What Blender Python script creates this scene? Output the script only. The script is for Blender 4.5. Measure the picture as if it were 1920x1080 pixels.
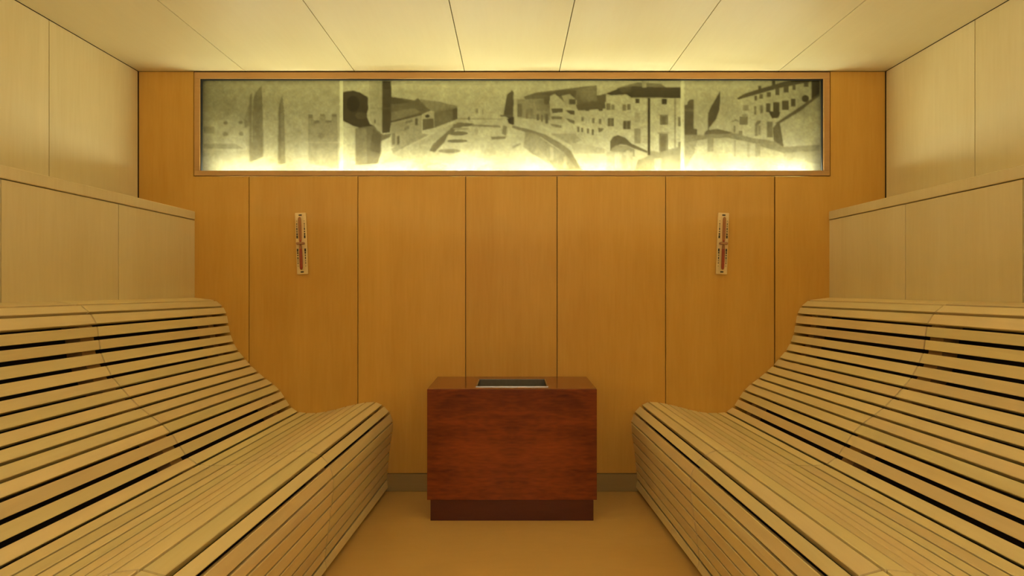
import bpy, math, random
import numpy as np

random.seed(4)
for _o in list(bpy.data.objects):
    bpy.data.objects.remove(_o)

S = bpy.context.scene
COL = S.collection

# ------------------------------------------------------------------ camera, world, exposure
K = 0.0029            # metres per picture unit on the far wall
F = 1080.0            # focal length in picture units (1920 wide)
D = F * K             # camera to far wall
EYE = 381.5 * K       # eye height
YF = -1.25            # wall behind the camera
cam = bpy.data.cameras.new('camera')
cam.sensor_width = 36.0
cam.lens = 36.0 * F / 1920.0
cam.clip_start = 0.02
cam_o = bpy.data.objects.new('camera', cam)
COL.objects.link(cam_o)
cam_o.location = (0, 0, EYE)
cam_o.rotation_euler = (math.pi / 2, 0, 0)
S.camera = cam_o

W = bpy.data.worlds.new('world')
W.use_nodes = True
W.node_tree.nodes['Background'].inputs[0].default_value = (0.02, 0.015, 0.01, 1)
W.node_tree.nodes['Background'].inputs[1].default_value = 0.0
S.world = W

S.view_settings.view_transform = 'Standard'
S.view_settings.look = 'None'
S.view_settings.gamma = 1.0
S.view_settings.use_curve_mapping = False
S.view_settings.exposure = 0.66

LAMP_COL = (0.95, 1.07, 1.0)
LAMP_POWER = 79.0
ADDED_DOOR_POWER = 4.4
ADDED_STRIP_POWER = 62.0
ADDED_STRIP_COL = (1.0, 1.0, 0.88)
ADDED_DOOR_COL = (1.0, 0.97, 0.72)


def wx(px, r=1.0):
    return (px - 960.0) / r * K


def wz(py, r=1.0):
    return EYE - (py - 540.0) / r * K


CEIL = wz(134)
XU = 700 * K          # upper side wall
XL = 595 * K          # lower side wall


# ------------------------------------------------------------------ materials
def new_mat(name):
    m = bpy.data.materials.new(name)
    m.use_nodes = True
    nt = m.node_tree
    nt.nodes.clear()
    out = nt.nodes.new('ShaderNodeOutputMaterial')
    return m, nt, out


def wood(name, light, dark, stretch, rough=0.45, spec=0.3, vary=0.06, grain=0.5, fleck=0.25, bump=0.02, mirror=False, hue=0.0):
    """veneer: long soft streaks, fine pores and a few flecks; stretch = texture scale per axis"""
    m, nt, out = new_mat(name)
    N = nt.nodes.new
    L = nt.links.new
    tc = N('ShaderNodeTexCoord')
    oi = N('ShaderNodeObjectInfo')
    mul = N('ShaderNodeVectorMath'); mul.operation = 'SCALE'
    cmb = N('ShaderNodeCombineXYZ')
    for i in range(3):
        L(oi.outputs['Random'], cmb.inputs[i])
    L(cmb.outputs[0], mul.inputs[0]); mul.inputs['Scale'].default_value = 37.0
    add = N('ShaderNodeVectorMath'); add.operation = 'ADD'
    L(tc.outputs['Object'], add.inputs[0]); L(mul.outputs[0], add.inputs[1])
    mp = N('ShaderNodeMapping'); mp.inputs['Scale'].default_value = stretch
    if mirror:
        ab = N('ShaderNodeVectorMath'); ab.operation = 'ABSOLUTE'
        L(tc.outputs['Object'], ab.inputs[0]); L(ab.outputs[0], mp.inputs[0])
    else:
        L(add.outputs[0], mp.inputs[0])
    n1 = N('ShaderNodeTexNoise'); n1.inputs['Scale'].default_value = 1.0
    n1.inputs['Detail'].default_value = 3; n1.inputs['Roughness'].default_value = 0.6
    n1.inputs['Distortion'].default_value = 0.6
    L(mp.outputs[0], n1.inputs['Vector'])
    n2 = N('ShaderNodeTexNoise'); n2.inputs['Scale'].default_value = 9.0
    n2.inputs['Detail'].default_value = 1
    L(mp.outputs[0], n2.inputs['Vector'])
    n3 = N('ShaderNodeTexNoise'); n3.inputs['Scale'].default_value = 2.3
    n3.inputs['Detail'].default_value = 1
    L((ab if mirror else add).outputs[0], n3.inputs['Vector'])
    mx = N('ShaderNodeMix'); mx.data_type = 'FLOAT'; mx.inputs[0].default_value = 0.35
    L(n1.outputs[0], mx.inputs[2]); L(n2.outputs[0], mx.inputs[3])
    mx2 = N('ShaderNodeMix'); mx2.data_type = 'FLOAT'; mx2.inputs[0].default_value = fleck
    L(mx.outputs[0], mx2.inputs[2]); L(n3.outputs[0], mx2.inputs[3])
    rp = N('ShaderNodeMapRange'); rp.inputs[1].default_value = 0.5 - grain * 0.5
    rp.inputs[2].default_value = 0.5 + grain * 0.5
    L(mx2.outputs[0], rp.inputs[0])
    cm = N('ShaderNodeMix'); cm.data_type = 'RGBA'
    cm.inputs[6].default_value = (*dark, 1); cm.inputs[7].default_value = (*light, 1)
    L(rp.outputs[0], cm.inputs[0])
    vr = N('ShaderNodeMapRange'); vr.inputs[3].default_value = 1 - vary; vr.inputs[4].default_value = 1 + vary
    L(oi.outputs['Random'], vr.inputs[0])
    hs = N('ShaderNodeHueSaturation'); L(cm.outputs[2], hs.inputs['Color']); L(vr.outputs[0], hs.inputs['Value'])
    if hue > 0:
        fr = N('ShaderNodeMath'); fr.operation = 'MULTIPLY'; fr.inputs[1].default_value = 13.7
        L(oi.outputs['Random'], fr.inputs[0])
        f2 = N('ShaderNodeMath'); f2.operation = 'FRACT'; L(fr.outputs[0], f2.inputs[0])
        hr = N('ShaderNodeMapRange'); hr.inputs[3].default_value = .5 - hue; hr.inputs[4].default_value = .5 + hue
        L(f2.outputs[0], hr.inputs[0]); L(hr.outputs[0], hs.inputs['Hue'])
    b = N('ShaderNodeBsdfPrincipled')
    L(hs.outputs[0], b.inputs['Base Color'])
    b.inputs['Roughness'].default_value = rough
    b.inputs['Specular IOR Level'].default_value = spec
    L(b.outputs[0], out.inputs[0])
    return m


def plain(name, col, rough=0.5, metal=0.0, spec=0.4, noise=0.0, scale=20.0):
    m, nt, out = new_mat(name)
    b = nt.nodes.new('ShaderNodeBsdfPrincipled')
    b.inputs['Base Color'].default_value = (*col, 1)
    b.inputs['Roughness'].default_value = rough
    b.inputs['Metallic'].default_value = metal
    b.inputs['Specular IOR Level'].default_value = spec
    if noise > 0:
        tc = nt.nodes.new('ShaderNodeTexCoord')
        n = nt.nodes.new('ShaderNodeTexNoise'); n.inputs['Scale'].default_value = scale; n.inputs['Detail'].default_value = 5
        nt.links.new(tc.outputs['Object'], n.inputs['Vector'])
        mx = nt.nodes.new('ShaderNodeMix'); mx.data_type = 'RGBA'
        mx.inputs[6].default_value = (*[c * (1 - noise) for c in col], 1)
        mx.inputs[7].default_value = (*[min(1, c * (1 + noise)) for c in col], 1)
        nt.links.new(n.outputs[0], mx.inputs[0])
        nt.links.new(mx.outputs[2], b.inputs['Base Color'])
    nt.links.new(b.outputs[0], out.inputs[0])
    return m


M = {}
M['ceiling'] = wood('maple_ceiling_lit', (.84, .73, .46), (.77, .65, .38), (7, 0.8, 7), vary=.02, grain=.6, fleck=.4)  # same veneer as the walls, paled: direct light put in the colour
M['side'] = wood('maple_side', (.82, .68, .39), (.75, .60, .31), (9, 9, 0.7), vary=.02, grain=.32, fleck=.38)
M['back'] = wood('maple_back_bounce', (.72, .41, .086), (.64, .34, .058), (9, 9, 0.7), vary=.02, grain=.32, fleck=.38)  # walls' maple made darker and more orange: bounced light put in the colour
M['slat'] = wood('bench_slat', (.91, .74, .41), (.82, .64, .32), (10, 0.7, 10), rough=.5, grain=.36, vary=.08, hue=.008)
M['rib'] = wood('rib_plywood', (.45, .26, .10), (.35, .19, .07), (10, 10, 2), rough=.6)
M['frame'] = wood('frame_wood', (.60, .35, .13), (.52, .28, .09), (1.0, 9, 9), vary=.02)
M['floor'] = wood('floor_sheet', (.76, .49, .18), (.64, .39, .13), (1.6, 5, 5), rough=.4, grain=.7, fleck=.5)
M['baseboard'] = wood('baseboard_wood', (.42, .29, .12), (.36, .24, .09), (0.8, 9, 9), vary=.02)
M['backing'] = plain('dark_backing', (.06, .03, .012), .9, noise=.2)
M['black'] = plain('shade_black', (.012, .010, .008), .7, noise=.2)
M['housing'] = plain('grey_housing', (.22, .178, .050), .8, noise=.02)
M['steel'] = plain('brushed_steel', (.55, .53, .48), .3, metal=1.0, noise=.1, scale=60)
M['steel_dark'] = plain('heater_grate', (.15, .13, .10), .55, metal=.6, noise=.2, scale=60)
M["sand"] = plain("red_sand", (.58, .055, .02), .8, noise=.25, scale=200)
M['mark'] = plain('scale_print', (.02, .012, .008), .6, noise=.1)
M['clock'] = wood('hourglass_board', (.86, .66, .32), (.80, .58, .26), (14, 14, 1.5), vary=.02)
M['bracket'] = plain('tan_collar', (.42, .20, .08), .5, noise=.1)


def mahogany():
    m = wood('mahogany_veneer', (.37, .078, .013), (.09, .015, .004), (2.4, 2.4, 11), rough=.33, spec=.35, vary=.0, grain=.34, fleck=.42, bump=.01, mirror=True)
    return m


M['stove'] = mahogany()
M['stove_top'] = wood('mahogany_top', (.36, .12, .03), (.22, .06, .014), (1.3, 8, 8), rough=.16, spec=.6, vary=0, grain=.6, bump=.005)
M['stove_base'] = wood('mahogany_base', (.12, .028, .012), (.07, .016, .008), (1.3, 1.3, 9), rough=.4, spec=.4, vary=0, grain=.6, bump=.01)


def glass_mat():
    m, nt, out = new_mat('hourglass_glass')
    g = nt.nodes.new('ShaderNodeBsdfPrincipled')
    g.inputs['Base Color'].default_value = (.80, .50, .30, 1)
    g.inputs['Roughness'].default_value = .12
    t = nt.nodes.new('ShaderNodeBsdfTransparent'); t.inputs[0].default_value = (.80, .62, .48, 1)
    fr = nt.nodes.new('ShaderNodeLayerWeight'); fr.inputs[0].default_value = .25
    tc = nt.nodes.new('ShaderNodeTexCoord'); n = nt.nodes.new('ShaderNodeTexNoise'); n.inputs['Scale'].default_value = 40
    nt.links.new(tc.outputs['Object'], n.inputs['Vector'])
    ml = nt.nodes.new('ShaderNodeMath'); ml.operation = 'MULTIPLY_ADD'
    nt.links.new(fr.outputs['Facing'], ml.inputs[0]); ml.inputs[1].default_value = .45; ml.inputs[2].default_value = .12
    mx = nt.nodes.new('ShaderNodeMixShader')
    nt.links.new(ml.outputs[0], mx.inputs[0]); nt.links.new(t.outputs[0], mx.inputs[1]); nt.links.new(g.outputs[0], mx.inputs[2])
    nt.links.new(mx.outputs[0], out.inputs[0])
    return m


M['glass'] = glass_mat()


def pane_mat():
    """frosted backlit sheet carrying a printed photograph (colour attribute 'print')"""
    m, nt, out = new_mat('backlit_print')
    N = nt.nodes.new; L = nt.links.new
    at = N('ShaderNodeAttribute'); at.attribute_name = 'print'
    tl = N('ShaderNodeBsdfTranslucent'); L(at.outputs['Color'], tl.inputs[0])
    tr = N('ShaderNodeBsdfTransparent'); L(at.outputs['Color'], tr.inputs[0])
    mx = N('ShaderNodeMixShader'); mx.inputs[0].default_value = PANE_CLEAR
    L(tl.outputs[0], mx.inputs[1]); L(tr.outputs[0], mx.inputs[2])
    gl = N('ShaderNodeBsdfGlossy'); gl.inputs['Roughness'].default_value = .25
    gl.inputs[0].default_value = (1, 1, 1, 1)
    m2 = N('ShaderNodeMixShader'); m2.inputs[0].default_value = .03
    L(mx.outputs[0], m2.inputs[1]); L(gl.outputs[0], m2.inputs[2])
    L(m2.outputs[0], out.inputs[0])
    return m


PANE_CLEAR = 0.92
M['pane'] = pane_mat()


def lamp_mat(name, power, col):
    m, nt, out = new_mat(name)
    e = nt.nodes.new('ShaderNodeEmission')
    e.inputs[0].default_value = (*col, 1); e.inputs[1].default_value = power
    nt.links.new(e.outputs[0], out.inputs[0])
    return m


M['lamp'] = lamp_mat('lamp_glow', LAMP_POWER, LAMP_COL)
M['added_strip'] = lamp_mat('added_strip_glow', ADDED_STRIP_POWER, ADDED_STRIP_COL)
M['added_door_glow'] = lamp_mat('added_glow_glass', ADDED_DOOR_POWER, ADDED_DOOR_COL)

# ------------------------------------------------------------------ mesh helpers
def world_loc(o):
    v = np.zeros(3)
    while o is not None:
        v += np.array(o.location); o = o.parent
    return v


def obj(name, verts, faces, mat, parent=None, origin=None, smooth=False):
    me = bpy.data.meshes.new(name)
    V = np.array(verts, float)
    base = world_loc(parent) if parent is not None else np.zeros(3)
    if origin is None:
        origin = 0.5 * (V.min(0) + V.max(0)) if parent is None else base
    me.from_pydata([tuple(v) for v in (V - np.array(origin))], [], faces)
    me.update()
    if smooth:
        for p in me.polygons:
            p.use_smooth = True
    me.materials.append(M[mat])
    o = bpy.data.objects.new(name, me)
    COL.objects.link(o)
    o.location = tuple(np.array(origin) - base)
    if parent is not None:
        o.parent = parent
    fix_normals(me)
    return o


def fix_normals(me):
    import bmesh
    bm = bmesh.new(); bm.from_mesh(me)
    bmesh.ops.recalc_face_normals(bm, faces=bm.faces)
    bm.to_mesh(me); bm.free()


def empty(name, loc, label, cat, group=None):
    o = bpy.data.objects.new(name, None)
    COL.objects.link(o)
    o.location = loc
    o.empty_display_size = .1
    o['label'] = label; o['category'] = cat
    if group:
        o['group'] = group
    return o


def struct(o, label, cat):
    o['kind'] = 'structure'; o['label'] = label; o['category'] = cat
    return o


class MB:
    def __init__(s):
        s.v = []; s.f = []

    def box(s, x0, x1, y0, y1, z0, z1):
        b = len(s.v)
        s.v += [(x, y, z) for x in (x0, x1) for y in (y0, y1) for z in (z0, z1)]
        s.f += [tuple(b + i for i in q) for q in ((0, 1, 3, 2), (4, 6, 7, 5), (0, 4, 5, 1), (2, 3, 7, 6), (0, 2, 6, 4), (1, 5, 7, 3))]
        return s

    def bbox(s, x0, x1, y0, y1, z0, z1, c):
        """box with chamfered edges"""
        b = len(s.v)
        cx, cy, cz = (x0 + x1) / 2, (y0 + y1) / 2, (z0 + z1) / 2
        hx, hy, hz = abs(x1 - x0) / 2, abs(y1 - y0) / 2, abs(z1 - z0) / 2
        idx = {}
        for sx in (-1, 1):
            for sy in (-1, 1):
                for sz in (-1, 1):
                    for a in range(3):
                        h = [hx - c, hy - c, hz - c]
                        h[a] += c
                        idx[(sx, sy, sz, a)] = len(s.v)
                        s.v.append((cx + sx * h[0], cy + sy * h[1], cz + sz * h[2]))
        R = (-1, 1)
        for sg in R:
            s.f.append([idx[(sg, y, z, 0)] for y, z in ((-1, -1), (1, -1), (1, 1), (-1, 1))])
            s.f.append([idx[(x, sg, z, 1)] for x, z in ((-1, -1), (1, -1), (1, 1), (-1, 1))])
            s.f.append([idx[(x, y, sg, 2)] for x, y in ((-1, -1), (1, -1), (1, 1), (-1, 1))])
        for p in R:
            for q in R:
                s.f.append([idx[(p, q, -1, 0)], idx[(p, q, 1, 0)], idx[(p, q, 1, 1)], idx[(p, q, -1, 1)]])
                s.f.append([idx[(p, -1, q, 0)], idx[(p, 1, q, 0)], idx[(p, 1, q, 2)], idx[(p, -1, q, 2)]])
                s.f.append([idx[(-1, p, q, 1)], idx[(1, p, q, 1)], idx[(1, p, q, 2)], idx[(-1, p, q, 2)]])
        for sx in R:
            for sy in R:
                for sz in R:
                    s.f.append([idx[(sx, sy, sz, a)] for a in range(3)])
        return s

    def prism_xz(s, poly, y0, y1):
        b = len(s.v); n = len(poly)
        s.v += [(x, y0, z) for x, z in poly] + [(x, y1, z) for x, z in poly]
        s.f.append(tuple(range(b, b + n))); s.f.append(tuple(range(b + 2 * n - 1, b + n - 1, -1)))
        for i in range(n):
            j = (i + 1) % n
            s.f.append((b + i, b + n + i, b + n + j, b + j))
        return s

    def loft(s, A, B, caps=True):
        """closed ring A to closed ring B (lists of 3-D points)"""
        b = len(s.v); n = len(A)
        s.v += [tuple(p) for p in A] + [tuple(p) for p in B]
        for i in range(n):
            j = (i + 1) % n
            s.f.append((b + i, b + n + i, b + n + j, b + j))
        if caps:
            s.f.append(tuple(range(b, b + n))); s.f.append(tuple(range(b + 2 * n - 1, b + n - 1, -1)))
        return s

    def lathe(s, prof, cx, cy, ax='z', n=14):
        """profile [(radius, height)] turned about a vertical axis at cx, cy"""
        b = len(s.v); m = len(prof)
        for r, h in prof:
            for k in range(n):
                a = 2 * math.pi * k / n
                if ax == 'z':
                    s.v.append((cx + r * math.cos(a), cy + r * math.sin(a), h))
                else:
                    s.v.append((h, cx + r * math.cos(a), cy + r * math.sin(a)))
        for i in range(m - 1):
            for k in range(n):
                k2 = (k + 1) % n
                s.f.append((b + i * n + k, b + i * n + k2, b + (i + 1) * n + k2, b + (i + 1) * n + k))
        s.f.append(tuple(b + k for k in range(n))); s.f.append(tuple(b + (m - 1) * n + k for k in range(n)))
        return s

    def build(s, name, mat, parent=None, **kw):
        return obj(name, s.v, s.f, mat, parent, **kw)


G = 0.0021   # half of a panel joint

# ------------------------------------------------------------------ floor
fl = MB().box(-XL - .35, XL + .35, YF - .1, D + .05, -.06, 0).build('floor', 'floor')
struct(fl, 'tan sheet floor of the aisle between the slatted benches', 'floor')

# ------------------------------------------------------------------ ceiling
ce = MB().box(-XU - .05, XU + .05, YF - .1, D + .25, CEIL + .014, CEIL + .06).build('ceiling', 'backing', origin=(0, 0, CEIL))
struct(ce, 'panelled ceiling, direct light put in its paler wood tone, above the backlit picture', 'ceiling')
cs = [260, 460, 665, 871, 1048.5, 1254.5, 1459, 1660]
for a, b in zip(cs[:-1], cs[1:]):
    MB().box(wx(a) + G, wx(b) - G, YF, D - .002, CEIL, CEIL + .013).build('panel', 'ceiling', ce)

# ------------------------------------------------------------------ wall_back
FX0, FX1, FZ0, FZ1 = wx(363.5), wx(1556.5), wz(330), wz(134.5)     # picture frame outline
wb = MB()
wb.box(-XU - .05, FX0, D + .015, D + .05, -.02, CEIL + .03)
wb.box(FX1, XU + .05, D + .015, D + .05, -.02, CEIL + .03)
wb.box(FX0, FX1, D + .015, D + .05, -.02, FZ0)
wb = wb.build('wall_back', 'backing', origin=(0, D, 0))
struct(wb, 'panelled end wall, bounced-light orange in its maple tone, behind the stove, below the backlit picture', 'wall')
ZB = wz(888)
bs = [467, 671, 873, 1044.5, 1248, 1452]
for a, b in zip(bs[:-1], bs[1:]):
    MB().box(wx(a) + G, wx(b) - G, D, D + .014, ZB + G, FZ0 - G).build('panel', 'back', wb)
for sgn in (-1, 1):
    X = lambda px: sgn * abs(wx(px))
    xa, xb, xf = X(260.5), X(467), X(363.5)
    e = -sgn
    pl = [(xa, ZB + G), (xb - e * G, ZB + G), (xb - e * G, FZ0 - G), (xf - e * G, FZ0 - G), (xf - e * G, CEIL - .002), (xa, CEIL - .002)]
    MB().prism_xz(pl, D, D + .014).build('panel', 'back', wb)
bb = MB().bbox(-wx(1300), wx(1300), D - .004, D + .014, .001, ZB - .0015, .001).build('baseboard_back', 'baseboard', origin=(0, D, 0))
struct(bb, 'dull brown baseboard along the foot of the end wall', 'baseboard')

# ------------------------------------------------------------------ side walls and ledges
LEDGE_T, LEDGE_B = wz(396.5), wz(412)
seam = [YF, .065 * D, .25 * D, .4355 * D, .621 * D, .8065 * D, D - .006]
for sgn, side in ((-1, 'left'), (1, 'right')):
    # upper wall
    w = MB().box(sgn * (XU + .014), sgn * (XU + .05), YF, D + .01, LEDGE_B - .01, CEIL + .01).build('wall_upper_' + side, 'backing', origin=(sgn * XU, D / 2, LEDGE_T))
    struct(w, 'pale maple upper wall set back above the %s-hand ledge' % side, 'wall')
    for i, (a, b) in enumerate(zip(seam[:-1], seam[1:])):
        MB().box(sgn * XU, sgn * (XU + .013), a + G, b - G, LEDGE_T + .0005, CEIL - .003).build('panel', 'side', w)
    w = MB().box(sgn * (XL + .014), sgn * (XL + .05), YF, D + .01, 0, LEDGE_B - .006).build('wall_lower_' + side, 'backing', origin=(sgn * XL, D / 2, 0))
    struct(w, 'maple panelled lower wall between the %s-hand bench and its ledge' % side, 'wall')
    seam2 = seam[:-1] + [D + G]
    for a, b in zip(seam2[:-1], seam2[1:]):
        MB().box(sgn * XL, sgn * (XL + .013), a + G, b - G, 1.0, LEDGE_B - .004).build('panel', 'side', w)
    lg = MB().bbox(*sorted((sgn * (XL - .004), sgn * (XU + .013))), YF, D - .001, LEDGE_B, LEDGE_T, .003).build('trim_' + ('1' if sgn < 0 else '2'), 'side', origin=(sgn * XL, D / 2, LEDGE_B))
    struct(lg, 'thick pale maple ledge board capping the %s-hand lower wall' % side, 'trim')

wf = MB().box(-XU - .05, XU + .05, YF - .05, YF - .015, 0, CEIL + .03).build('wall_front', 'backing', origin=(0, YF, 0))
struct(wf, 'maple panelled entrance wall opposite the backlit picture', 'wall')
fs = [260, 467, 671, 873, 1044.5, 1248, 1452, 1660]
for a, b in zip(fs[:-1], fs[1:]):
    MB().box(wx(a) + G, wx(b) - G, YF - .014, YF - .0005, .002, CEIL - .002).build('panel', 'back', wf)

# unseen strip lights added on the near ledges to brighten the room
for sgn, side in ((-1, 'left'), (1, 'right')):
    st_ = empty('added_strip_light', (sgn * (XU - .06), .25, LEDGE_T), 'added unseen strip light lying on the %s-hand ledge, towards the entrance' % side, 'lamp', 'added strip lights on the ledges')
    m_ = MB()
    n_ = 10
    ring_ = lambda y: [(sgn * (XU - .06) + .008 * math.cos(2 * math.pi * k / n_), y, LEDGE_T + .018 + .008 * math.sin(2 * math.pi * k / n_)) for k in range(n_)]
    m_.loft(ring_(YF + .12), ring_(1.0)); m_.build('tube', 'added_strip', st_)
    MB().bbox(*sorted((sgn * (XU - .06) - .014, sgn * (XU - .06) + .014)), YF + .1, 1.02, LEDGE_T + .0005, LEDGE_T + .009, .001).build('batten', 'housing', st_)

# unseen door added behind the camera, its glowing glass fills the room with light
dz0, dz1, dxw = .012, 2.02, .40
dr = MB()
dr.box(-dxw - .05, -dxw, YF, YF + .03, 0.001, dz1 + .05); dr.box(dxw, dxw + .05, YF, YF + .03, 0.001, dz1 + .05); dr.box(-dxw, dxw, YF, YF + .03, dz1, dz1 + .05)
dr.box(-dxw, dxw, YF, YF + .025, dz0, 1.14)
dr = dr.build('added_door_1', 'frame', origin=(0, YF, 0))
struct(dr, 'added wooden door with a glowing upper pane to brighten the room, opposite the stove', 'door')
MB().bbox(-dxw + .003, dxw - .003, YF + .006, YF + .016, 1.142, dz1 - .003, .002).build('added_door_glass', 'added_door_glow', dr)
hd = MB(); hd.lathe([(.011, .90), (.012, .905), (.012, 1.295), (.011, 1.30)], dxw - .07, YF + .06, n=12)
hd.box(dxw - .076, dxw - .064, YF + .025, YF + .055, .94, .955); hd.box(dxw - .076, dxw - .064, YF + .016, YF + .055, 1.245, 1.26)
hd.build('door_handle', 'steel', dr)

# ------------------------------------------------------------------ backlit picture
PX0, PX1, PZ0, PZ1 = wx(375), wx(1544), wz(320), wz(147.5)
pic = empty('backlit_picture', (0, D, PZ0), 'long backlit panel of old harbour town photographs framed high on the end wall', 'picture')
FY0, FY1 = D - .003, D + .022
MB().bbox(FX0 + .003, FX1 - .003, FY0, FY1, PZ1, FZ1 - .003, .001).build('frame_rail', 'frame', pic)
MB().bbox(FX0 + .003, FX1 - .003, FY0, FY1, FZ0 + G, PZ0, .001).build('frame_rail', 'frame', pic)
MB().bbox(FX0 + .003, PX0, FY0, FY1, PZ0 + .0003, PZ1 - .0003, .001).build('frame_stile', 'frame', pic)
MB().bbox(PX1, FX1 - .003, FY0, FY1, PZ0 + .0003, PZ1 - .0003, .001).build('frame_stile', 'frame', pic)
g = MB()
gt = .0035
g.box(PX0 + .0002, PX0 + gt, D + .004, D + .021, PZ0 + .0002, PZ1 - .0002)
g.box(PX1 - gt, PX1 - .0002, D + .004, D + .021, PZ0 + .0002, PZ1 - .0002)
g.box(PX0 + gt, PX1 - gt, D + .004, D + .021, PZ1 - gt, PZ1 - .0002)
g.box(PX0 + gt, PX1 - gt, D + .012, D + .021, PZ0 + .0002, PZ0 + .0025)
g.build('shade_strip', 'black', pic)  # black strips painting the shadow gap round the panes
BY0, BY1 = D + .0225, D + .20
BX0, BX1, BZ0, BZ1 = PX0 - .015, PX1 + .015, FZ0 + .002, PZ1 + .012
# shell behind the panes: flat floor for the lamps, back curving forward to the panes at the top and both ends
hv, hf = [], []
NXH, NZH = 96, 24
for iz in range(NZH + 1):
    for ix in range(NXH + 1):
        u = BX0 + (BX1 - BX0) * ix / NXH
        v = BZ0 + (BZ1 - BZ0) * iz / NZH
        ex = min(1.0, min(u - BX0, BX1 - u) / .30)
        ez = min(1.0, (BZ1 - v) / .34)
        f = math.sqrt(max(0.0, 1 - (1 - ex) ** 2)) * math.sqrt(max(0.0, 1 - (1 - ez) ** 2))
        hv.append((u, BY0 + .002 + (BY1 - BY0) * f, v))
for iz in range(NZH):
    for ix in range(NXH):
        q = iz * (NXH + 1) + ix
        hf.append((q, q + 1, q + NXH + 2, q + NXH + 1))
hb = len(hv)
hv += [(BX0, BY0, BZ0), (BX1, BY0, BZ0), (BX1, BY1 + .002, BZ0), (BX0, BY1 + .002, BZ0)]
hf.append((hb, hb + 1, hb + 2, hb + 3))
hs_ = obj('light_housing', hv, hf, 'housing', pic, smooth=True)
sm_ = hs_.modifiers.new('shell', 'SOLIDIFY'); sm_.thickness = .004; sm_.offset = 1
# close the wall around the shell
lamps = [(400, 520), (540, 655), (675, 790), (810, 930), (950, 1060), (1080, 1190), (1215, 1335), (1355, 1430), (1450, 1525)]
for a, b in lamps:
    MB().lathe([(.010, wx(a)), (.012, wx(a) + .006), (.012, wx(b) - .006), (.010, wx(b))], D + .11, PZ0 + .004, ax='x', n=12).build('lamp_tube', 'lamp', pic)


# the three printed photographs, drawn shape by shape: tones are how much light the print lets through
def c1(*p):
    return [(360 + x / 3.2, 130 + y / 3.2) for x, y in p]


def c2(*p):
    return [(960 + x / 3.2, 130 + y / 3.2) for x, y in p]


def r1(x0, y0, x1, y1):
    return c1((x0, y0), (x1, y0), (x1, y1), (x0, y1))


def r2(x0, y0, x1, y1):
    return c2((x0, y0), (x1, y0), (x1, y1), (x0, y1))


def el(cf, cx, cy, rx, ry):
    return cf(*[(cx + rx * math.cos(t * math.pi / 8), cy + ry * math.sin(t * math.pi / 8)) for t in range(16)])


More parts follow.
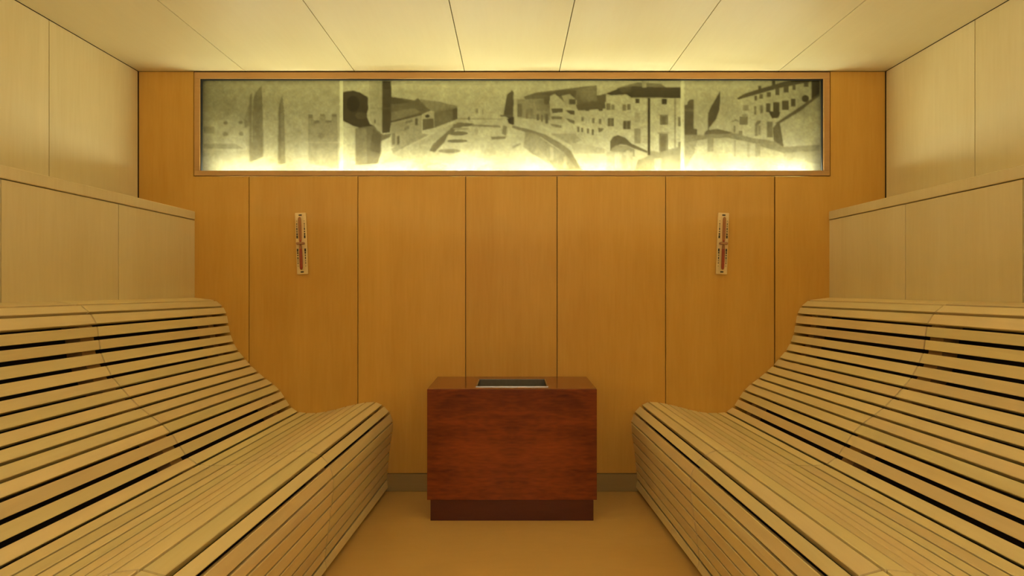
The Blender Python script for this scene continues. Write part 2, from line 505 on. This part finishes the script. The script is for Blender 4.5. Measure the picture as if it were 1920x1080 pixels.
shapes = [
    # --- first photograph
    (.58, r1(40, 50, 884, 620)),
    (.66, c1((60, 300), (160, 300), (240, 250), (300, 300), (320, 480), (60, 480))),
    (.36, el(c1, 190, 314, 14, 10)), (.36, el(c1, 280, 311, 14, 10)), (.40, el(c1, 188, 382, 18, 14)), (.40, el(c1, 284, 380, 14, 14)),
    (.44, r1(60, 338, 122, 378)), (.45, c1((60, 440), (250, 440), (300, 472), (60, 472))),
    (.42, c1((300, 300), (338, 180), (338, 330), (306, 345))), (.34, c1((334, 150), (350, 130), (352, 550), (332, 550))),
    (.33, c1((354, 180), (372, 130), (408, 88), (416, 300), (418, 520), (352, 545))),
    (.36, c1((508, 225), (532, 140), (544, 250), (552, 560), (504, 570))), (.28, c1((512, 230), (522, 180), (526, 540), (510, 540))),
    (.55, c1((440, 450), (452, 450), (452, 500), (440, 500))), (.5, c1((430, 540), (460, 525), (485, 545), (460, 572), (436, 566))),
    (.42, c1((690, 264), (716, 264), (722, 302), (755, 306), (760, 262), (790, 262), (796, 302), (828, 302), (832, 260), (862, 260), (868, 380), (868, 590), (688, 560))),
    (.30, r1(722, 300, 757, 316)), (.30, r1(794, 298, 830, 312)), (.3, r1(690, 264, 716, 286)), (.3, r1(832, 260, 862, 276)), (.32, r1(762, 262, 790, 274)),
    (.33, el(c1, 768, 392, 20, 18)), (.5, r1(690, 430, 868, 436)),
    (.55, c1((600, 480), (690, 520), (690, 530), (600, 500))),
    (1.0, r1(880, 50, 899, 620)),
    # --- second photograph, left half
    (.68, r1(899, 50, 1930, 620)), (.68, r2(-10, 50, 1020, 620)),
    (.10, c1((899, 128), (930, 122), (962, 120), (1000, 130), (1050, 160), (1052, 232), (1040, 268), (1062, 322), (1085, 330), (1000, 345), (960, 332), (899, 302))),
    (.17, el(c1, 1010, 270, 36, 22)), (.06, el(c1, 960, 200, 40, 50)),
    (.72, c1((899, 308), (972, 348), (972, 560), (899, 590))),
    (.27, c1((974, 348), (1085, 330), (1140, 385), (1190, 378), (1185, 400), (1130, 425), (1130, 490), (1110, 560), (974, 570))),
    (.36, c1((976, 350), (1040, 350), (1045, 560), (976, 565))), (.19, c1((1082, 345), (1128, 390), (1120, 500), (1060, 480))),
    (.55, c1((1056, 62), (1136, 62), (1136, 372), (1110, 362), (1062, 300))), (.45, r1(1060, 222, 1136, 230)), (.22, el(c1, 1092, 305, 5, 14)),
    (.13, c1((1136, 62), (1190, 62), (1192, 300), (1182, 372), (1136, 378))), (.09, r1(1140, 64, 1188, 110)), (.18, r1(1136, 222, 1190, 230)),
    (.40, c1((1360, 170), (1480, 186), (1590, 214), (1590, 226), (1440, 246), (1396, 216))),
    (.24, c1((1190, 158), (1262, 166), (1330, 178), (1352, 165), (1400, 218), (1430, 240), (1378, 262), (1190, 306))),
    (.16, c1((1190, 160), (1240, 165), (1300, 190), (1240, 200), (1190, 200))), (.33, c1((1190, 250), (1330, 225), (1370, 250), (1192, 304))),
    (.46, c1((1190, 310), (1376, 264), (1376, 378), (1230, 452), (1190, 462))), (.15, c1((1190, 303), (1378, 258), (1378, 266), (1190, 313))),
    (.17, r1(1334, 288, 1351, 328)), (.27, c1((1276, 306), (1318, 296), (1318, 308), (1276, 318))), (.2, c1((1224, 396), (1241, 390), (1241, 442), (1224, 450))),
    (.3, c1((1196, 380), (1214, 374), (1214, 440), (1196, 450))), (.3, c1((1270, 340), (1300, 330), (1300, 350), (1270, 362))),
    (.58, c1((1380, 262), (1446, 248), (1446, 292), (1380, 292))), (.22, c1((1380, 292), (1446, 287), (1448, 345), (1380, 360))), (.1, el(c1, 1408, 274, 14, 10)),
    (.27, c1((1448, 248), (1590, 220), (1590, 292), (1450, 345))), (.17, c1((1560, 228), (1590, 220), (1590, 290), (1562, 302))), (.36, c1((1448, 240), (1590, 212), (1590, 224), (1448, 252))),
    (.56, c1((1130, 560), (1200, 500), (1420, 395), (1596, 300), (1622, 308), (1500, 400), (1400, 500), (1340, 530), (1200, 550))),
    (.42, c1((1190, 470), (1380, 378), (1420, 385), (1200, 500))),
    (.26, c1((1420, 484), (1440, 446), (1590, 312), (1690, 318), (1600, 345), (1530, 392), (1512, 432), (1452, 492))),
    (.28, el(c1, 1592, 378, 62, 13)), (.28, el(c1, 1590, 424, 62, 11)), (.36, el(c1, 1542, 484, 68, 13)), (.26, el(c1, 1620, 328, 60, 10)), (.45, el(c1, 1612, 350, 50, 7)),
    (.36, c1((1676, 322), (1850, 330), (1850, 342), (1676, 336))), (.48, c1((1590, 284), (1862, 288), (1862, 296), (1590, 294))), (.3, el(c1, 1660, 288, 7, 14)), (.4, r1(1700, 228, 1716, 256)),
    (.4, r1(1740, 235, 1748, 264)), (.5, el(c1, 1705, 365, 10, 24)),
    (.3, c1((1790, 398), (1886, 395), (1880, 410), (1800, 416))), (.36, c1((1866, 328), (1890, 336), (1886, 392), (1858, 382))),
    (.17, c1((1890, 142), (1922, 120), (1930, 180), (1928, 300), (1890, 282), (1868, 270))), (.08, c1((1890, 290), (1925, 280), (1925, 325), (1900, 318))), (.25, r1(1848, 266, 1926, 276)),
    (.56, c1((1340, 530), (1392, 470), (1380, 560), (1290, 605))), (.54, el(c1, 1452, 580, 75, 26)), (.68, el(c1, 1456, 582, 50, 15)), (.55, c1((1690, 600), (1770, 560), (1780, 575), (1720, 615))),
    # --- second photograph, right half
    (.17, c2((-5, 115), (10, 130), (8, 190), (-5, 210))), (.1, r2(-4, 280, 12, 325)),
    (.26, c2((70, 156), (150, 130), (330, 108), (392, 100), (440, 94), (512, 88), (514, 175), (560, 185), (564, 226), (400, 238), (380, 216), (300, 192), (240, 182), (170, 172), (80, 172))),
    (.17, c2((160, 140), (330, 112), (390, 120), (380, 160), (230, 150))), (.42, c2((30, 172), (190, 168), (232, 204), (232, 300), (30, 282))),
    (.28, r2(34, 200, 60, 276)), (.33, r2(84, 230, 130, 270)), (.35, c2((140, 190), (190, 172), (226, 200), (226, 240), (150, 240))), (.25, r2(84, 256, 94, 290)), (.25, r2(150, 262, 162, 300)), (.25, r2(176, 268, 186, 306)),
    (.66, c2((230, 152), (260, 140), (312, 186), (382, 218), (382, 332), (232, 322))), (.58, c2((300, 150), (350, 140), (392, 180), (392, 230), (330, 220))),
    (.2, r2(194, 158, 226, 202)), (.18, r2(344, 172, 384, 202)), (.2, c2((236, 228), (306, 228), (306, 250), (246, 256))), (.16, c2((322, 238), (378, 240), (378, 266), (352, 262))),
    (.28, c2((236, 274), (302, 276), (302, 292), (240, 292))), (.25, c2((322, 284), (378, 300), (378, 322), (350, 312))), (.22, r2(202, 262, 220, 320)), (.35, c2((232, 318), (300, 330), (300, 345), (240, 335))),
    (.2, c2((386, 206), (490, 184), (560, 186), (566, 228), (400, 240))), (.32, c2((398, 110), (512, 92), (512, 178), (420, 190))),
    (.74, c2((386, 242), (562, 232), (572, 350), (550, 384), (390, 374))),
    (.32, r2(418, 278, 434, 306)), (.32, r2(483, 286, 500, 316)), (.36, r2(524, 290, 540, 322)), (.2, el(c2, 455, 236, 14, 8)), (.2, el(c2, 536, 236, 14, 8)),
    (.25, r2(393, 338, 406, 372)), (.27, r2(418, 345, 430, 370)), (.27, r2(452, 348, 466, 378)), (.27, r2(480, 354, 494, 388)), (.3, c2((520, 344), (556, 348), (548, 362), (524, 374))),
    (.76, c2((568, 152), (700, 146), (700, 172), (1020, 166), (1020, 484), (900, 494), (700, 446), (568, 384))),
    (.3, c2((632, 104), (700, 84), (760, 70), (900, 78), (934, 102), (640, 112))),
    (.11, c2((566, 138), (640, 108), (730, 92), (800, 96), (900, 100), (1020, 100), (1020, 164), (720, 162), (692, 142), (600, 148))), (.18, c2((650, 112), (720, 96), (720, 130), (660, 134))),
    (.52, r2(785, 60, 812, 102)), (.2, c2((512, 150), (568, 138), (568, 190), (516, 190))),
    (.3, r2(570, 196, 596, 236)), (.36, r2(600, 202, 620, 236)), (.36, r2(668, 202, 690, 240)), (.32, r2(696, 200, 716, 236)), (.14, r2(746, 170, 770, 196)), (.12, r2(904, 170, 935, 202)),
    (.26, r2(578, 286, 616, 334)), (.4, r2(592, 288, 600, 334)), (.2, r2(672, 302, 716, 352)), (.38, r2(690, 304, 697, 350)), (.58, r2(740, 252, 775, 310)), (.34, r2(894, 266, 942, 326)), (.26, r2(906, 276, 930, 324)), (.55, r2(884, 260, 950, 268)),
    (.34, r2(1002, 280, 1020, 336)), (.12, r2(820, 164, 834, 510)), (.42, r2(980, 164, 990, 480)), (.45, r2(738, 348, 776, 440)), (.35, r2(888, 376, 942, 490)), (.26, r2(900, 392, 930, 490)), (.55, r2(880, 370, 950, 380)), (.36, r2(1002, 430, 1020, 476)),
    (.22, c2((592, 486), (594, 424), (610, 398), (640, 388), (684, 404), (722, 440), (770, 462), (820, 486), (816, 496), (740, 470), (690, 448), (650, 444), (622, 474))),
    (.4, c2((600, 470), (630, 450), (690, 450), (740, 474), (740, 520), (600, 500))),
    (.42, c2((834, 480), (890, 492), (1018, 456), (1018, 600), (740, 600), (760, 540), (834, 510))), (.55, r2(570, 490, 730, 600)), (.66, r2(620, 500, 660, 590)), (.62, r2(860, 530, 900, 600)), (.6, r2(690, 480, 715, 590)),
    (.33, c2((0, 328), (90, 350), (200, 384), (300, 440), (352, 480), (424, 600), (398, 600), (310, 492), (180, 402), (0, 344))),
    (.46, c2((80, 366), (150, 384), (224, 440), (224, 560), (120, 500), (70, 460))), (.42, c2((196, 420), (310, 494), (398, 600), (270, 600), (200, 520))), (.55, r2(230, 460, 250, 540)), (.6, r2(310, 520, 330, 590)),
    (.44, c2((0, 455), (50, 436), (54, 444), (6, 470))), (.5, c2((230, 380), (380, 380), (420, 420), (360, 450), (300, 420))), (.55, c2((350, 430), (560, 470), (560, 500), (380, 500))),
    (1.0, r2(1018, 50, 1040, 620)),
    # --- third photograph
    (.68, r2(1040, 50, 1900, 620)),
    (.20, c2((1042, 208), (1058, 205), (1062, 184), (1076, 174), (1098, 174), (1098, 350), (1118, 352), (1118, 386), (1042, 386))), (.3, r2(1044, 230, 1098, 246)),
    (.17, c2((1184, 262), (1200, 220), (1226, 176), (1258, 120), (1258, 180), (1252, 236), (1234, 290), (1192, 345))), (.2, r2(1184, 250, 1191, 386)),
    (.40, c2((1042, 386), (1160, 386), (1172, 362), (1232, 350), (1332, 372), (1500, 400), (1590, 430), (1640, 462), (1500, 446), (1300, 404), (1180, 410), (1042, 436))),
    (.24, c2((1160, 384), (1172, 362), (1240, 350), (1320, 370), (1320, 380))), (.5, c2((1042, 436), (1120, 420), (1100, 500), (1042, 600))), (.76, c2((1100, 460), (1180, 440), (1180, 490), (1120, 500))),
    (.45, r2(1182, 400, 1218, 490)), (.74, c2((1230, 440), (1330, 430), (1330, 510), (1250, 510))), (.5, r2(1340, 420, 1352, 520)), (.5, r2(1420, 430, 1436, 520)), (.5, r2(1470, 440, 1500, 520)),
    (.74, c2((1368, 172), (1600, 106), (1810, 60), (1812, 182), (1740, 232), (1640, 312), (1590, 424), (1440, 404), (1368, 382))),
    (.17, c2((1358, 166), (1400, 140), (1480, 114), (1650, 64), (1720, 52), (1810, 52), (1810, 64), (1600, 108), (1368, 174))), (.15, r2(1488, 90, 1506, 120)), (.15, r2(1570, 60, 1590, 90)),
    (.22, r2(1464, 150, 1480, 180)), (.24, r2(1493, 140, 1516, 170)), (.22, r2(1540, 128, 1564, 158)), (.2, r2(1590, 106, 1616, 146)), (.2, r2(1640, 92, 1672, 130)), (.24, r2(1695, 76, 1713, 116)), (.2, r2(1764, 64, 1790, 96)),
    (.46, r2(1395, 206, 1428, 240)), (.36, r2(1462, 214, 1476, 266)), (.36, r2(1498, 208, 1516, 256)), (.2, r2(1535, 196, 1562, 250)), (.17, r2(1578, 188, 1616, 270)), (.2, r2(1632, 180, 1672, 236)), (.2, r2(1686, 170, 1713, 216)), (.17, el(c2, 1772, 168, 22, 22)),
    (.16, c2((1548, 244), (1622, 250), (1610, 284), (1570, 288))), (.36, r2(1374, 276, 1425, 326)), (.5, r2(1390, 260, 1418, 280)), (.38, c2((1468, 396), (1468, 322), (1482, 300), (1504, 302), (1500, 316), (1486, 330), (1484, 394))), (.46, r2(1488, 330, 1502, 390)),
    (.34, r2(1540, 306, 1576, 402)), (.62, c2((1318, 312), (1350, 292), (1372, 306), (1372, 378), (1330, 378))), (.4, c2((1316, 312), (1350, 290), (1374, 306), (1350, 304))), (.36, r2(1338, 330, 1350, 374)), (.36, r2(1370, 362, 1392, 390)),
    (.12, c2((1810, 56), (1858, 56), (1858, 146), (1810, 168))),
    (.72, c2((1620, 312), (1740, 240), (1858, 150), (1858, 446), (1640, 462))), (.26, c2((1576, 345), (1616, 300), (1642, 462), (1582, 440))), (.25, c2((1588, 318), (1700, 244), (1858, 136), (1858, 152), (1740, 244), (1620, 316))),
    (.42, c2((1500, 424), (1590, 426), (1640, 460), (1858, 446), (1858, 482), (1640, 496), (1500, 456))), (.55, c2((1640, 496), (1858, 482), (1858, 560), (1640, 540))),
]


def draw(px, pz):
    """tone at picture coordinates (flat arrays)"""
    T = np.full(px.shape, .68)
    for tone, poly in shapes:
        P = np.array(poly)
        bx = (px >= P[:, 0].min()) & (px <= P[:, 0].max()) & (pz >= P[:, 1].min()) & (pz <= P[:, 1].max())
        if not bx.any():
            continue
        x = px[bx]; z = pz[bx]
        ins = np.zeros(x.shape, bool)
        n = len(P)
        for i in range(n):
            xa, za = P[i]; xb, zb = P[(i + 1) % n]
            if za == zb:
                continue
            c = ((za > z) != (zb > z)) & (x < (xb - xa) * (z - za) / (zb - za) + xa)
            ins ^= c
        t = T[bx]
        t[ins] = tone
        T[bx] = t
    return T


STEP = 1.4
def print_pane(x0, x1):
    nx = int((x1 - x0) / STEP); nz = int((321 - 147) / STEP)
    X = np.linspace(x0, x1, nx + 1); Z = np.linspace(147, 321, nz + 1)
    XX, ZZ = np.meshgrid(X, Z)
    sub = 2
    T = np.zeros(XX.shape)
    for ox in (-.35, .35):
        for oz in (-.35, .35):
            T += draw((XX + ox).ravel(), (ZZ + oz).ravel()).reshape(XX.shape)
    T /= 4.0
    # soft focus and film mottle
    P = np.pad(T, 1, mode='edge')
    T = (P[1:-1, 1:-1] * 4 + (P[:-2, 1:-1] + P[2:, 1:-1] + P[1:-1, :-2] + P[1:-1, 2:]) * 1.5) / 10.0
    rs = np.random.RandomState(int(x0))
    for sc, am in ((2, .09), (4, .10), (9, .08), (20, .07)):
        a = rs.rand(XX.shape[0] // sc + 3, XX.shape[1] // sc + 3)
        iz = np.arange(XX.shape[0]) / sc; ix = np.arange(XX.shape[1]) / sc
        z0 = iz.astype(int); q0 = ix.astype(int); fz = (iz - z0)[:, None]; fx = (ix - q0)[None, :]
        nn = (a[z0][:, q0] * (1 - fz) * (1 - fx) + a[z0 + 1][:, q0] * fz * (1 - fx) + a[z0][:, q0 + 1] * (1 - fz) * fx + a[z0 + 1][:, q0 + 1] * fz * fx)
        T *= 1 + am * 2 * (nn - .5)
    T = np.clip(T, .01, 1.0) ** 1.22
    verts = np.stack([(XX - 960) * K, np.full(XX.shape, D + .0215), EYE - (ZZ - 540) * K], -1).reshape(-1, 3)
    base = np.array(pic.location)
    me = bpy.data.meshes.new('printed_pane')
    w = nx + 1
    ii, jj = np.meshgrid(np.arange(nz), np.arange(nx), indexing='ij')
    q = (ii * w + jj).ravel()
    faces = np.stack([q, q + w, q + w + 1, q + 1], -1)
    me.from_pydata((verts - base).tolist(), [], faces.tolist())
    ca = me.color_attributes.new('print', 'FLOAT_COLOR', 'POINT')
    tint = np.stack([T ** .92 * .92, T * .92, T ** 1.12 * .78, np.ones(T.shape)], -1).reshape(-1).astype(np.float32)
    ca.data.foreach_set('color', tint)
    me.materials.append(M['pane'])
    me.update()
    o = bpy.data.objects.new('printed_pane', me)
    COL.objects.link(o)
    o.parent = pic
    return o


for (a, b), lb in zip(((374.2, 640.4), (640.6, 1280.4), (1280.6, 1545)), (
        'faded print of sails and a crenellated tower', 'print of a canal quay lined with houses', 'print of a moored sail and a long palazzo')):
    print_pane(a, b)['label'] = lb

# ------------------------------------------------------------------ benches
# groove lines between slats: where they meet the far wall, where they cross the first joint, joint nearness, groove width
GR = [
    (365, 558, 100, 565.0, 0), (403.7, 562.5, 148.5, 570.3, 3.4), (418.5, 574.6, 168.5, 586.4, 3.2), (425.6, 589.4, 182.6, 609.1, 3.6), (428.6, 608, 185.6, 634, 3.6),
    (432.1, 625.7, 188.5, 658.7, 3.8), (438.1, 642.5, 197.9, 683.1, 3.4), (447, 657.9, 210, 706, 3.2), (459.3, 672.1, 226.7, 725.9, 3.0), (470.7, 685.4, 244.1, 745.2, 3.0),
    (484, 697.9, 262.1, 763.4, 2.9), (497.5, 709.2, 282.1, 779.3, 2.8), (512.1, 719.7, 303.2, 794.6, 2.8), (525.2, 732.1, 321.3, 812.1, 3.2), (534.8, 746.7, 335.4, 833.7, 3.4),
    (544.4, 762.2, 349.6, 855.6, 4.0), (559.3, 772.6, 370.8, 871.1, 2.6), (574.8, 774.1, 395.6, 873, 2.2), (593.3, 774.2, 423, 872.6, 2.2), (611.7, 771.5, 447, 870.3, 2.2),
    (630, 767.2, 472, 866, 2.2), (648.5, 762.2, 497, 860.2, 2.2), (667, 757.8, 522, 853.4, 2.2), (685, 754.4, 547, 847, 2.2), (703.7, 753.2, 575.6, 844.4, 2.4),
    (718.5, 760, 600.7, 853.3, 3.6), (731.1, 773.8, 617.8, 871.1, 3.4), (737, 791.5, 625.2, 896.3, 2.2), (735.4, 811.5, 625.3, 920.5, 2.0), (732.6, 829.5, 621.5, 948, 1.9),
    (730.4, 847.4, 618.5, 974.0, 1.9), (728.6, 865, 614.8, 1000.5, 1.9), (727.0, 882, 611.5, 1026, 1.9), (725.4, 898.5, 608.9, 1049.6, 2.4), (728.0, 914.0, 613.0, 1067.0, 0),
]
NG = len(GR)


def nearness(i):
    return 1.45 - .03 * min(1.0, i / 24.0)


GB, GJ, GW = [], [], []
for i, (bx_, by_, jx, jy, w) in enumerate(GR):
    r = nearness(i)
    GB.append(np.array([wx(bx_), D - .001, wz(by_)]))
    GJ.append(np.array([wx(jx, r), D / r, wz(jy, r)]))
    GW.append(w * K * 1.3)
GJ[0][0] = -XL + .002
GB[0][0] = -XL + .002
GB, GJ = np.array(GB), np.array(GJ)
DY = GB[:, 1] - GJ[:, 1]


def station(n, dy=0.0):
    """groove points at joint n (0 = far wall), shifted dy metres along the bench"""
    s = n + (-dy) / DY
    Q = GB + (GJ - GB) * s[:, None]
    Q[:, 0] = np.maximum(Q[:, 0], -XL + .002 + .004 * np.arange(NG))
    return Q


def slat_ring(P, i, th=.027, ch=.0018):
    a0, b0 = P[i], P[i + 1]
    t = np.array([b0[0] - a0[0], b0[2] - a0[2]]); t /= np.linalg.norm(t)
    n = np.array([-t[1], t[0]])
    ln = math.hypot(b0[0] - a0[0], b0[2] - a0[2])
    def pt(u, v):
        y = a0[1] + (b0[1] - a0[1]) * u / ln
        return (a0[0] + t[0] * u + n[0] * v, y, a0[2] + t[1] * u + n[1] * v)
    u0 = GW[i] / 2; u1 = ln - GW[i + 1] / 2
    return [pt(u0, -ch), pt(u0 + ch, 0), pt(u1 - ch, 0), pt(u1, -ch), pt(u1 - .006, -th), pt(u0 + .006, -th)]


def rib_line(P, off):
    """profile of the bench offset inwards"""
    xs = P[:, [0, 2]]
    out = []
    for i in range(NG):
        a = xs[max(0, i - 1)]; b = xs[min(NG - 1, i + 1)]
        t = b - a; t = t / np.linalg.norm(t)
        out.append(np.array([max(-XL + .006, xs[i][0] + t[1] * off), P[i][1], max(.003, xs[i][1] - t[0] * off)]))
    return out


def bench(sgn, label):
    root = empty('slatted_bench', (sgn * 1.2, D * .55, 0), label, 'bench', 'slatted benches along the walls')
    def mir(ring):
        return ring if sgn < 0 else [(-p[0], p[1], p[2]) for p in ring]
    JG = .004
    for n in range(3):
        A = station(n, -(JG if n else 0)); B = station(n + 1, JG)
        for i in range(NG - 1):
            MB().loft(mir(slat_ring(A, i)), mir(slat_ring(B, i))).build('slat', 'slat', root)
    # shaped ribs carrying the slats just in front of each joint, and at both ends
    for n, d0, d1 in ((0, -.10, -.15), (1, .012, -.055), (2, .012, -.055), (3, .07, .02)):
        A = station(n, d0); B = station(n, d1)
        m = MB()
        ao, ai = rib_line(A, .0285), rib_line(A, .085)
        bo, bi = rib_line(B, .0285), rib_line(B, .085)
        lo = 2
        for i in range(lo, NG - 2):
            m.loft(mir([ao[i], ao[i + 1], ai[i + 1], ai[i]]), mir([bo[i], bo[i + 1], bi[i + 1], bi[i]]))
        m.build('rib', 'rib', root)
    # dark lining added behind the slats, the gaps' shade put in its colour
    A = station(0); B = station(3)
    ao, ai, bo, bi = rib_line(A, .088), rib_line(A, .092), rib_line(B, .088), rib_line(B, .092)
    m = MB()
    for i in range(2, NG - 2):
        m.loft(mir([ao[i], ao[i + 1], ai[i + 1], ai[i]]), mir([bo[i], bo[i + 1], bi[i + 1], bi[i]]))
    m.build('shade_lining', 'black', root)
    # recessed plinth under the lowest slat, floor-gap shade put in its dark colour
    A = station(0); B = station(3)
    a, b = A[-1], B[-1]
    ring = lambda p: [(p[0] - .05, p[1], .0005), (p[0] - .03, p[1], .0005), (p[0] - .03, p[1], .05), (p[0] - .05, p[1], .05)]
    MB().loft(mir(ring(a)), mir(ring(b))).build('plinth', 'backing', root)
    return root


bench(-1, 'curved slatted wooden lounging bench along the left wall')
bench(1, 'curved slatted wooden lounging bench along the right wall')

# ------------------------------------------------------------------ stove
RS = 1.1455
SY = D / RS
hw = 159.2 / RS * K
zt = wz(730, RS); zb = wz(937.5, RS)
stv = empty('sauna_stove', (0, (SY + D) / 2, 0), 'low reddish mahogany stove box with a steel tray, against the end wall', 'stove')
th = .018
YB = D - .006
ty0, ty1 = D / 1.117, D / 1.036
tw = 59.5 * K
m = MB()
m.box(-hw, hw, SY + th + .0004, ty0, zt - th, zt); m.box(-hw, hw, ty1, YB, zt - th, zt)
m.box(-hw, -tw, ty0, ty1, zt - th, zt); m.box(tw, hw, ty0, ty1, zt - th, zt)
m.build('top_panel', 'stove_top', stv)
MB().bbox(-hw, hw, SY, SY + th, zb, zt, .0012).build('front_panel', 'stove', stv)
for s in (-1, 1):
    MB().box(*sorted((s * hw, s * (hw - th))), SY + th + .0005, YB, zb, zt - th - .0006).build('side_panel', 'stove', stv)
bw = 153 / RS * K
m = MB()
m.box(-bw, bw, SY + .004, SY + .02, .0005, zb - .001)
m.box(-bw, -bw + .016, SY + .02, YB, .0005, zb - .001); m.box(bw - .016, bw, SY + .02, YB, .0005, zb - .001)
m.build('plinth', 'stove_base', stv)
tray = MB()
rim = .0035
zr = zt + .003
tray.box(-tw - rim, tw + rim, ty0 - rim, ty0 + .003, zt + .0003, zr); tray.box(-tw - rim, tw + rim, ty1 - .003, ty1 + rim, zt + .0003, zr)
tray.box(-tw - rim, -tw + .003, ty0, ty1, zt + .0003, zr); tray.box(tw - .003, tw + rim, ty0, ty1, zt + .0003, zr)
tin = MB()
tin.box(-tw + .001, -tw + .003, ty0 + .001, ty1 - .001, zt - .06, zt); tin.box(tw - .003, tw - .001, ty0 + .001, ty1 - .001, zt - .06, zt)
tin.box(-tw + .003, tw - .003, ty0 + .001, ty0 + .003, zt - .06, zt); tin.box(-tw + .003, tw - .003, ty1 - .003, ty1 - .001, zt - .06, zt)
tr = tray.build('steel_tray', 'steel', stv)
tin.build('tray_well', 'steel_dark', tr)
MB().box(-tw + .001, tw - .001, ty0 + .001, ty1 - .001, zt - .064, zt - .06).build('tray_floor', 'steel_dark', tr)


# ------------------------------------------------------------------ hourglasses
def hourglass(px, tilt, label):
    zc = wz(457)
    x = wx(px)
    root = empty('hourglass', (x, D, zc), label, 'hourglass', 'sauna hourglasses on the end wall')
    root.rotation_euler = (0, 0, 0)
    hgt = 57.5 * K; wd = 10.2 * K; dp = .014
    ct, st = math.cos(tilt), math.sin(tilt)
    base = np.array(root.location)
    def put(mb, name, mat, parent, smooth=False):
        V = np.array(mb.v, float)
        # lean about the wall normal
        R = np.stack([V[:, 0] * ct + V[:, 2] * st, V[:, 1], -V[:, 0] * st + V[:, 2] * ct], -1)
        return obj(name, R + base, mb.f, mat, parent, smooth=smooth)
    put(MB().bbox(-wd, wd, -dp, -.0005, -hgt, hgt, .0025), 'backboard', 'clock', root)
    for s in (-1, 1):
        r = .0086
        gcy = -dp - .0115
        prof = [(.0040, s * .004), (.0068, s * .012), (.0080, s * .026), (r, s * .045), (r, s * .126), (.0076, s * .136), (.004, s * .142)]
        gl = put(MB().lathe(prof, 0, gcy, n=16), 'glass_bulb', 'glass', root, smooth=True)
        if s < 0:
            k = .90
            put(MB().lathe([(.0072, -.031), (r * k, -.046), (r * k, -.126), (.0076 * k, -.135), (.003, -.140)], 0, gcy, n=16), 'red_sand', 'sand', gl, smooth=True)
        else:
            put(MB().lathe([(.0004, .008), (.0042, .014), (.0042, .017)], 0, gcy, n=12), 'red_sand', 'sand', gl)
    put(MB().bbox(-.021, .021, -dp - .022, -dp + .001, -.0065, .0065, .003), 'collar', 'bracket', root)
    for s in (-1, 1):
        put(MB().bbox(-.0085, .0085, -dp - .0012, -dp + .001, s * hgt - s * .013 - .0035, s * hgt - s * .013 + .0035, .0004), 'name_plate', 'mark', root)
    # printed minute scales beside the bulbs
    for s in (-1, 1):
        m = MB()
        for sd in (-1, 1):
            for zz, h_, w_ in ((.036, .016, .0078), (.051, .009, .0070), (.064, .006, .0064), (.079, .014, .0045), (.094, .004, .0055), (.106, .009, .0036), (.122, .0025, .0048)):
                zz = zz if s > 0 else -zz
                m.box(sd * .0205 - w_ / 2, sd * .0205 + w_ / 2, -dp - .0006, -dp + .0002, zz - h_ / 2, zz + h_ / 2)
        put(m, 'scale_marks', 'mark', root)
    return root


hourglass(566.5, -.036, 'wall hourglass with red sand, left of the stove, leaning slightly left at the top')
hourglass(1353.5, .036, 'wall hourglass with red sand, right of the stove, leaning slightly right at the top')
